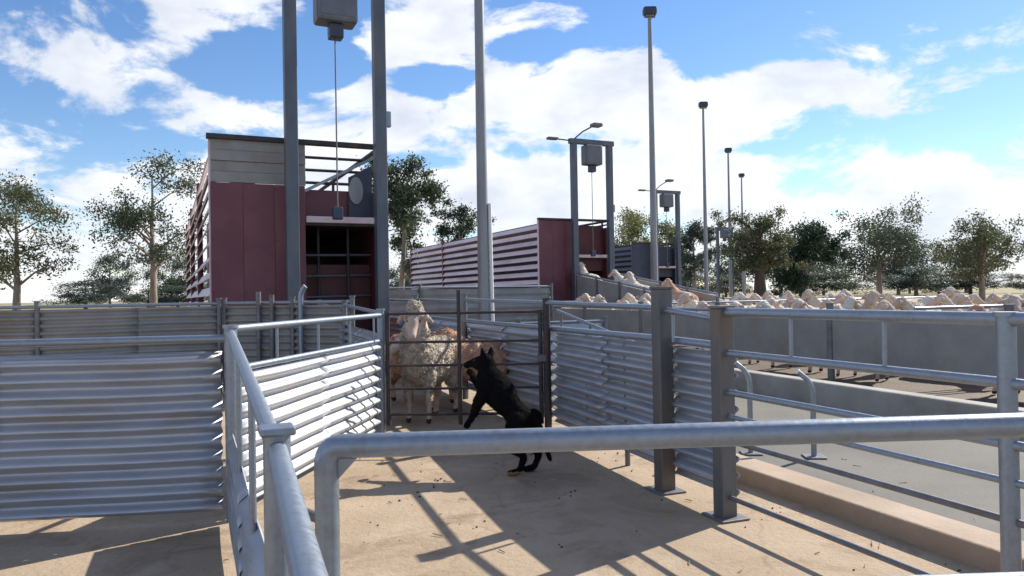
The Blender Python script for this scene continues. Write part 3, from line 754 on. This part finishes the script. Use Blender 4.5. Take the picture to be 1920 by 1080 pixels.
def coat(o, n, ln, wd, m, seed, keep, lay=.35, back=Vector((0, 0, -1))):
    """short locks of hair or fleece standing off the skin, one part"""
    rg = random.Random(seed); me = o.data; ps = [p for p in me.polygons if keep(p)]; ws = [p.area for p in ps]; vs, fs = [], []
    for p in rg.choices(ps, ws, k=n):
        c = Vector((0, 0, 0)); k = [rg.random() + .05 for _ in p.vertices]; t = sum(k)
        for i, vi in enumerate(p.vertices): c += me.vertices[vi].co * (k[i] / t)
        nn = p.normal; dr = (nn + back * lay + Vector((rg.gauss(0, .35), rg.gauss(0, .35), rg.gauss(0, .35)))).normalized()
        x = nn.cross(Vector((rg.gauss(0, 1), rg.gauss(0, 1), rg.gauss(0, 1)))).normalized(); y = nn.cross(x); w = wd * rg.uniform(.6, 1.3); l = ln * rg.uniform(.5, 1.2); q = len(vs)
        vs += [c + x * w, c - x * w * .5 + y * w * .8, c - x * w * .5 - y * w * .8, c + dr * l]; fs += [(q, q + 1, q + 3), (q + 1, q + 2, q + 3), (q + 2, q, q + 3)]
    b = MB(); b.add(vs, fs, True); b.build('coat', m, o)
near = [o for o in C.objects if o.name.startswith('sheep') and o.type == 'MESH' and o.parent is None]
for i, o in enumerate(near):
    coat(o, 9000 if i == 0 else 6000, .026 if i != 1 else .014, .008, 'wool' if i == 0 else 'wool_tan', 60 + i, lambda p: p.material_index == 0)
# mob
VAR = []
for nm, wl_, hd, ns, sh in (('a', 'wool_white', (.60, 0, 1.0), (.78, .02, .88), False), ('b', 'wool_white', (.62, .06, .90), (.77, .14, .77), False),
                            ('c', 'wool', (.58, -.10, 1.0), (.68, -.25, .89), False), ('d', 'wool_tan', (.62, .05, .95), (.77, .1, .84), True)):
    VAR.append(sheep_mesh('sheep', wl_, hd, ns, .02, sh, .04, .72)[0])
rnd = random.Random(11)
PEN = lambda s: ('nearest', 'middle', 'farthest')[0 if s > 3.6 else 1 if s > -3.3 else 2]
LABS = ['white fleeced sheep packed in the %s of the right hand pens', 'white sheep with lowered head packed in the %s of the right hand pens',
        'dusty cream fleeced sheep packed in the %s of the right hand pens', 'pinkish tan shorn sheep packed in the %s of the right hand pens']
GRP = ['white sheep in the penned mob', 'white sheep with lowered heads in the penned mob', 'cream sheep in the penned mob', 'tan sheep in the penned mob']
cnt = 0
for qi in range(8):
    s = -9.2
    while s < 6.0:
        s += rnd.uniform(.62, .95)
        q = .55 + qi * 1.15 + rnd.uniform(-.12, .12); back = rnd.uniform(-.3, .3)
        if min(abs(s - t) for t in (3.6, -3.3, -9.6)) < .42 or rnd.random() < .12: continue
        p = on(PL, s, q)
        if p.y < 6: continue
        k = rnd.choices(range(4), (5, 4, 3, 1))[0]
        o = link('sheep', VAR[k], None, p, math.atan2(N.y, N.x) + (back * .3 + rnd.choice((.5, -.5)) * math.pi if qi == 0 else back + rnd.choice((0, math.pi, math.pi, -.5 * math.pi, math.pi * .8))))
        if qi == 0: s += .5
        sc = rnd.uniform(.86, 1.1); o.scale = (sc, sc, sc)
        tag(o, LABS[k] % PEN(s), 'sheep', GRP[k] + ', %s pen' % PEN(s)); cnt += 1
# sheep climbing the race
rl = ['white sheep highest on the sloping race, at the ramp mouth', 'white sheep second from the top of the sloping race', 'white sheep third from the top of the sloping race', 'tan shorn sheep at the bottom of the sloping race']
for i, (t, k) in enumerate(((.02, 0), (.3, 1), (.58, 0), (.84, 3))):
    yy = -.15 - 5.2 * t; zz = .95 - .75 * t
    R_ = Matrix.Rotation(RA, 3, 'Z'); p = Vector(F2) + R_ @ Vector((.35 + .5 * (i % 2), yy, 0)); p.z = zz + .04
    o = link('sheep', VAR[k], None, p); o.rotation_euler = (0, -rad(8), RA + math.pi / 2); o.scale = (1.1, 1.1, 1.1)
    tag(o, rl[i], 'sheep', 'sheep on the sloping race')

# the dog, reared up towards the sheep
def dog():
    bm = bmesh.new()
    hip, mid_, sho = Vector((.045, 5.00, .36)), Vector((-.04, 5.06, .45)), Vector((-.14, 5.14, .575))
    chain(bm, [(*hip, .092), (*hip.lerp(mid_, .5), .084), (*mid_, .088), (*mid_.lerp(sho, .55), .112), (*sho, .108), (*(sho + Vector((-.03, .02, .05))), .085)])
    neck = Vector((-.175, 5.17, .66)); hd = Vector((-.195, 5.19, .725)); nz_ = Vector((-.325, 5.26, .705))
    chain(bm, [(*(sho + Vector((-.02, .01, .04))), .09), (*neck, .07), (*hd, .062)])
    chain(bm, [(*hd, .066), (*hd.lerp(nz_, .45), .046), (*hd.lerp(nz_, .75), .034), (*nz_, .026)])
    d = (nz_ - hd).normalized(); sd = d.cross(Vector((0, 0, 1))).normalized()
    for s in (-1, 1):
        e = hd + sd * s * .042 + Vector((0, 0, .045)) - d * .015
        chain(bm, [(*e, .026), (*(e + Vector((0, 0, .03)) + sd * s * .016), .018), (*(e + Vector((0, 0, .06)) + sd * s * .026), .008)])
    side = Vector((.45, .86, 0)).normalized()
    side = Vector((.42, .9, 0)).normalized()
    # hind legs: thigh, knee forward, hock back, near vertical shank, paw
    for s, dx in ((-1, 0.), (1, .05)):
        o = side * s * .062 + Vector((dx, 0, 0))
        h = hip + o
        chain(bm, [(*(h + Vector((.0, 0, -.01))), .075), (*(h + Vector((-.045, 0, -.12))), .055), (*(h + Vector((-.06, 0, -.16))), .042), (*(h + Vector((.03, 0, -.225))), .027), (*(h + Vector((.04, 0, -.25))), .024),
                   (*(h + Vector((.01, -.01, -.33))), .019), (*(h + Vector((-.01, -.01, -.335))), .024), (*(h + Vector((-.055, -.015, -.342))), .020)])
    # front legs: one reaching for the rail, one tucked
    f0 = sho + side * -.07 + Vector((-.02, -.02, -.02))
    chain(bm, [(*f0, .055), (*(f0 + Vector((-.06, .0, -.10))), .038), (*(f0 + Vector((-.085, .02, -.17))), .026), (*(f0 + Vector((-.12, .03, -.22))), .02), (*(f0 + Vector((-.135, .035, -.245))), .024)])
    f1 = sho + side * .07 + Vector((-.03, .02, 0))
    chain(bm, [(*f1, .055), (*(f1 + Vector((-.09, .05, -.03))), .036), (*(f1 + Vector((-.15, .14, .03))), .024), (*(f1 + Vector((-.17, .2, .07))), .02), (*(f1 + Vector((-.18, .225, .06))), .024)])
    # tail, hanging down and out to the right
    chain(bm, [(*(hip + Vector((.07, -.02, .02))), .032), (*(hip + Vector((.12, -.03, -.05))), .026), (*(hip + Vector((.155, -.03, -.16))), .025), (*(hip + Vector((.19, -.03, -.27))), .013)])
    paw = f0 + Vector((-.125, .035, -.235))
    rump = hip + Vector((.05, -.03, -.02))
    ch = sho + Vector((-.09, -.02, -.06))
    def pick(c):
        if (c - paw).length < .012: return 2
        if c.z < .03 and c.x < .05: return 1
        if (c - (hd.lerp(nz_, .6) - Vector((0, 0, .035)))).length < .035: return 1
        return 0
    m = fuse('dog', bm, .0085, 2, lambda c: .004, ['dog_black', 'dog_tan', 'dog_white'], pick, 40.)
    o = link('dog', m); tag(o, 'black kelpie type dog reared on its hind legs at the far gate', 'dog')
    eyes(o, hd, d, sd, .008)
    bm = bmesh.new(); bmesh.ops.create_icosphere(bm, subdivisions=2, radius=.014, matrix=Matrix.Translation(nz_ + d * .022)); mm = bpy.data.meshes.new('nose'); bm.to_mesh(mm); bm.free(); mm.materials.append(MATS['eye']); link('nose', mm, o)
    coat(o, 9000, .013, .0016, 'dog_black', 90, lambda p: p.material_index == 0, .9, (hip - sho).normalized())
dog()

# ------------------------------------------------------------------ trees
def tree(x, y, h, r, base, leaf, label, seed, n=5200, leafsize=.2, trunk=.2, lean=0., gaps=.5, name='gum_tree', group=None, cat='tree'):
    rg = random.Random(seed)
    t = empty(name, (x, y, -.03), 0, label, cat, group)
    tb = MB()
    top = Vector((lean, 0, h * .86))
    trunk_pts = [Vector((0, 0, 0))]
    for i in range(1, 7):
        u = i / 6; trunk_pts.append(Vector((lean * u + rg.uniform(-.05, .05) * h * .1, rg.uniform(-.05, .05) * h * .1, h * .86 * u)))
    tb.path(trunk_pts, [trunk * (1 - .85 * i / 6) for i in range(7)], 9)
    clumps = []
    nb = 13
    for i in range(nb):
        u = rg.uniform(max(.2, base / h * .75), .95); k = min(5, int(u * 6)); p = trunk_pts[k].lerp(trunk_pts[k + 1], u * 6 - k)
        a = i * 2.4 + rg.uniform(-.4, .4); L = r * rg.uniform(.55, 1.0) * (1.15 - .5 * abs(u - .55))
        q = p + Vector((math.cos(a) * L, math.sin(a) * L, L * rg.uniform(.25, .8)))
        mid_ = p.lerp(q, .5) + Vector((0, 0, .1 * L))
        tb.path([p, mid_, q], [trunk * .38 * (1 - .6 * u), trunk * .25 * (1 - .6 * u), trunk * .08], 6)
        clumps.append((q, r * rg.uniform(.28, .5))); clumps.append((mid_ + Vector((rg.uniform(-.2, .2), rg.uniform(-.2, .2), .2)) * r, r * rg.uniform(.22, .38)))
        for _ in range(2):
            c = q + Vector((rg.gauss(0, .3), rg.gauss(0, .3), rg.gauss(0, .25))) * r
            clumps.append((c, r * rg.uniform(.16, .32)))
    clumps.append((trunk_pts[-1] + Vector((0, 0, h * .04)), r * .5)); clumps.append((trunk_pts[-1] + Vector((r * .2, 0, h * .09)), r * .36))
    tb.build('trunk', 'bark_dark' if trunk > .45 else 'bark', t)
    cb = MB(); tot = sum(c[1] ** 2 for c in clumps)
    vs, fs = [], []
    for c, cr in clumps:
        for _ in range(int(1.35 * n * cr ** 2 / tot)):
            v = Vector((rg.gauss(0, .42), rg.gauss(0, .42), rg.gauss(-.08, .36))) * cr * 1.05
            p = c + v
            if p.z < base * .8: continue
            s = leafsize * rg.uniform(.5, 1.1)
            d1 = Vector((rg.gauss(0, 1), rg.gauss(0, 1), rg.gauss(-.6, .8))).normalized(); d2 = d1.cross(Vector((rg.gauss(0, 1), rg.gauss(0, 1), rg.gauss(0, 1)))).normalized()
            k = len(vs); vs += [p - d1 * s * .5, p + d2 * s * .22, p + d1 * s * .5, p - d2 * s * .22]; fs.append((k, k + 1, k + 2, k + 3))
    cb.add(vs, fs); cb.build('crown', leaf, t)
    return t
tree(-7.2, 48, 10.3, 2.1, 3.0, 'leaf_gum', 'tall airy gum tree behind the left end of the slatted ramp', 3, 12500, .27, .24, .6)
tree(-4.2, 60, 8.6, 1.8, 4.0, 'leaf_dark', 'smaller dark tree rising behind the slatted ramp', 4, 6500, .26, .2)
tree(12.9, 82, 9.6, 3.2, 2.0, 'leaf_yellow', 'yellow green tree behind the blue ramp, left of the tall light pole', 5, 8500, .32, .24, cat='tree')
tree(17.0, 84, 9.0, 2.9, 2.0, 'leaf_yellow', 'yellow green tree right of the tall light pole, behind the blue ramp', 6, 8500, .32, .24)
tree(18.6, 76, 8.3, 1.9, 2.8, 'leaf_blue', 'blue grey tree behind the second light pole', 7, 7500, .3, .22)
tree(22.4, 72, 7.6, 1.6, 2.2, 'leaf_blue', 'slim blue grey tree beside the farthest hoist frame', 17, 4500, .26, .2)
tree(16.3, 49, 6.1, 1.75, 3.1, 'leaf_olive', 'round olive gum with thick pale trunk beyond the mob of sheep', 8, 9000, .22, .5)
tree(21.3, 54, 5.9, 2.1, 1.0, 'leaf_dark', 'dense dark green tree right of the round olive gum', 9, 10000, .28, .25)
tree(29.5, 60, 6.6, 2.8, 2.2, 'leaf_gum', 'broad gum tree beyond the pens toward the right edge', 10, 7000, .26, .28)
tree(36.5, 58, 6.2, 2.5, 2.0, 'leaf_olive', 'olive gum tree near the right edge of the view', 12, 6500, .26, .26)
tree(-24, 50, 11, 3.0, 3.5, 'leaf_gum', 'tall gum tree behind the big red ramp near the left edge', 13, 7000, .26, .28)
tree(-30.5, 46, 8.5, 2.8, 2.4, 'leaf_olive', 'olive gum tree at the far left edge of the view', 14, 6500, .26, .26)
rg = random.Random(21)
tpl = [tree(-70, 130, 9.0, 3.6, 1.2, 'leaf_blue', 'hazy tree at the left end of the distant tree line', 31, 6000, .42, .25, name='distant_tree', group='distant tree line'),
       tree(-62, 136, 8.0, 3.9, 1.0, 'leaf_gum', 'hazy tree at the left end of the distant tree line', 32, 6000, .42, .25, name='distant_tree', group='distant tree line')]
for i in range(24):
    o = copy_tree(tpl[i % 2]); o['label'] = 'hazy tree in the distant tree line ' + ('left of the red ramps', 'behind the slatted ramp', 'beyond the mob of sheep', 'toward the right edge')[min(3, i // 6)]; o['group'] = o['label'][13:]; o.location = (-54 + i * 6.6 + rg.uniform(-1.5, 1.5), rg.uniform(118, 150), -.03); o.rotation_euler = (0, 0, rg.uniform(0, 6)); s = rg.uniform(.75, 1.2); o.scale = (s * 1.1, s * 1.1, s)

for i in range(22):
    o = copy_tree(tpl[i % 2]); o.name = 'shrub'; o['category'] = 'shrub'; o['label'] = 'low hazy shrub under the distant tree line ' + ('on the left', 'on the right')[i // 11]; o['group'] = 'shrubs ' + ('left', 'right')[i // 11]
    o.location = (-62 + i * 7.4 + rg.uniform(-2, 2), rg.uniform(104, 116), -.03); o.rotation_euler = (0, 0, rg.uniform(0, 6)); s = rg.uniform(.9, 1.3); o.scale = (s, s, s * .36)
# ------------------------------------------------------------------ droppings and grit scattered on the pen floor
rg = random.Random(77)
vs, fs = [], []
for i in range(200):
    cl = rg.random() < .6
    if i % 7 == 0 or i == 0: cx, cy = rg.uniform(-1.3, 2.2), rg.uniform(1.8, 6.3)
    x, y = (cx + rg.gauss(0, .07), cy + rg.gauss(0, .07)) if cl else (rg.uniform(-1.4, 2.4), rg.uniform(1.6, 6.4))
    r = rg.uniform(.003, .009); k = len(vs)
    vs += [(x - r, y, r * .6), (x, y - r, r * .5), (x + r * 1.2, y, r * .6), (x, y + r, r * .5), (x, y, r * 1.3), (x, y, -.002)]
    fs += [(k, k + 1, k + 4), (k + 1, k + 2, k + 4), (k + 2, k + 3, k + 4), (k + 3, k, k + 4), (k + 1, k, k + 5), (k + 2, k + 1, k + 5), (k + 3, k + 2, k + 5), (k, k + 3, k + 5)]
b = MB(); b.add(vs, fs, True); o = b.build('droppings', 'dropping'); o['kind'] = 'stuff'; o['label'] = 'dark droppings and grit scattered over the pen floor'; o['category'] = 'droppings'

vs, fs = [], []
for i in range(150):
    if i % 14 == 0: cx, cy = rg.uniform(-1.3, 2.2), rg.uniform(1.8, 6.3)
    x, y = (cx + rg.gauss(0, .16), cy + rg.gauss(0, .16)) if rg.random() < .15 else (rg.uniform(-1.4, 2.4), rg.uniform(1.6, 6.4))
    a = rg.uniform(0, math.pi); L = rg.uniform(.02, .07); dx, dy = math.cos(a) * L / 2, math.sin(a) * L / 2; w = .0022; k = len(vs)
    nx, ny = -math.sin(a) * w, math.cos(a) * w; z = rg.uniform(.002, .006)
    vs += [(x - dx - nx, y - dy - ny, z), (x + dx - nx, y + dy - ny, z + .003), (x + dx + nx, y + dy + ny, z + .003), (x - dx + nx, y - dy + ny, z), (x - dx, y - dy, z + .004), (x + dx, y + dy, z + .007)]
    fs += [(k, k + 1, k + 5, k + 4), (k + 3, k + 4, k + 5, k + 2), (k, k + 4, k + 3), (k + 1, k + 2, k + 5), (k, k + 3, k + 2, k + 1)]
b = MB(); b.add(vs, fs); o = b.build('straw', 'straw'); o['kind'] = 'stuff'; o['label'] = 'short straw bits scattered over the pen floor'; o['category'] = 'straw'
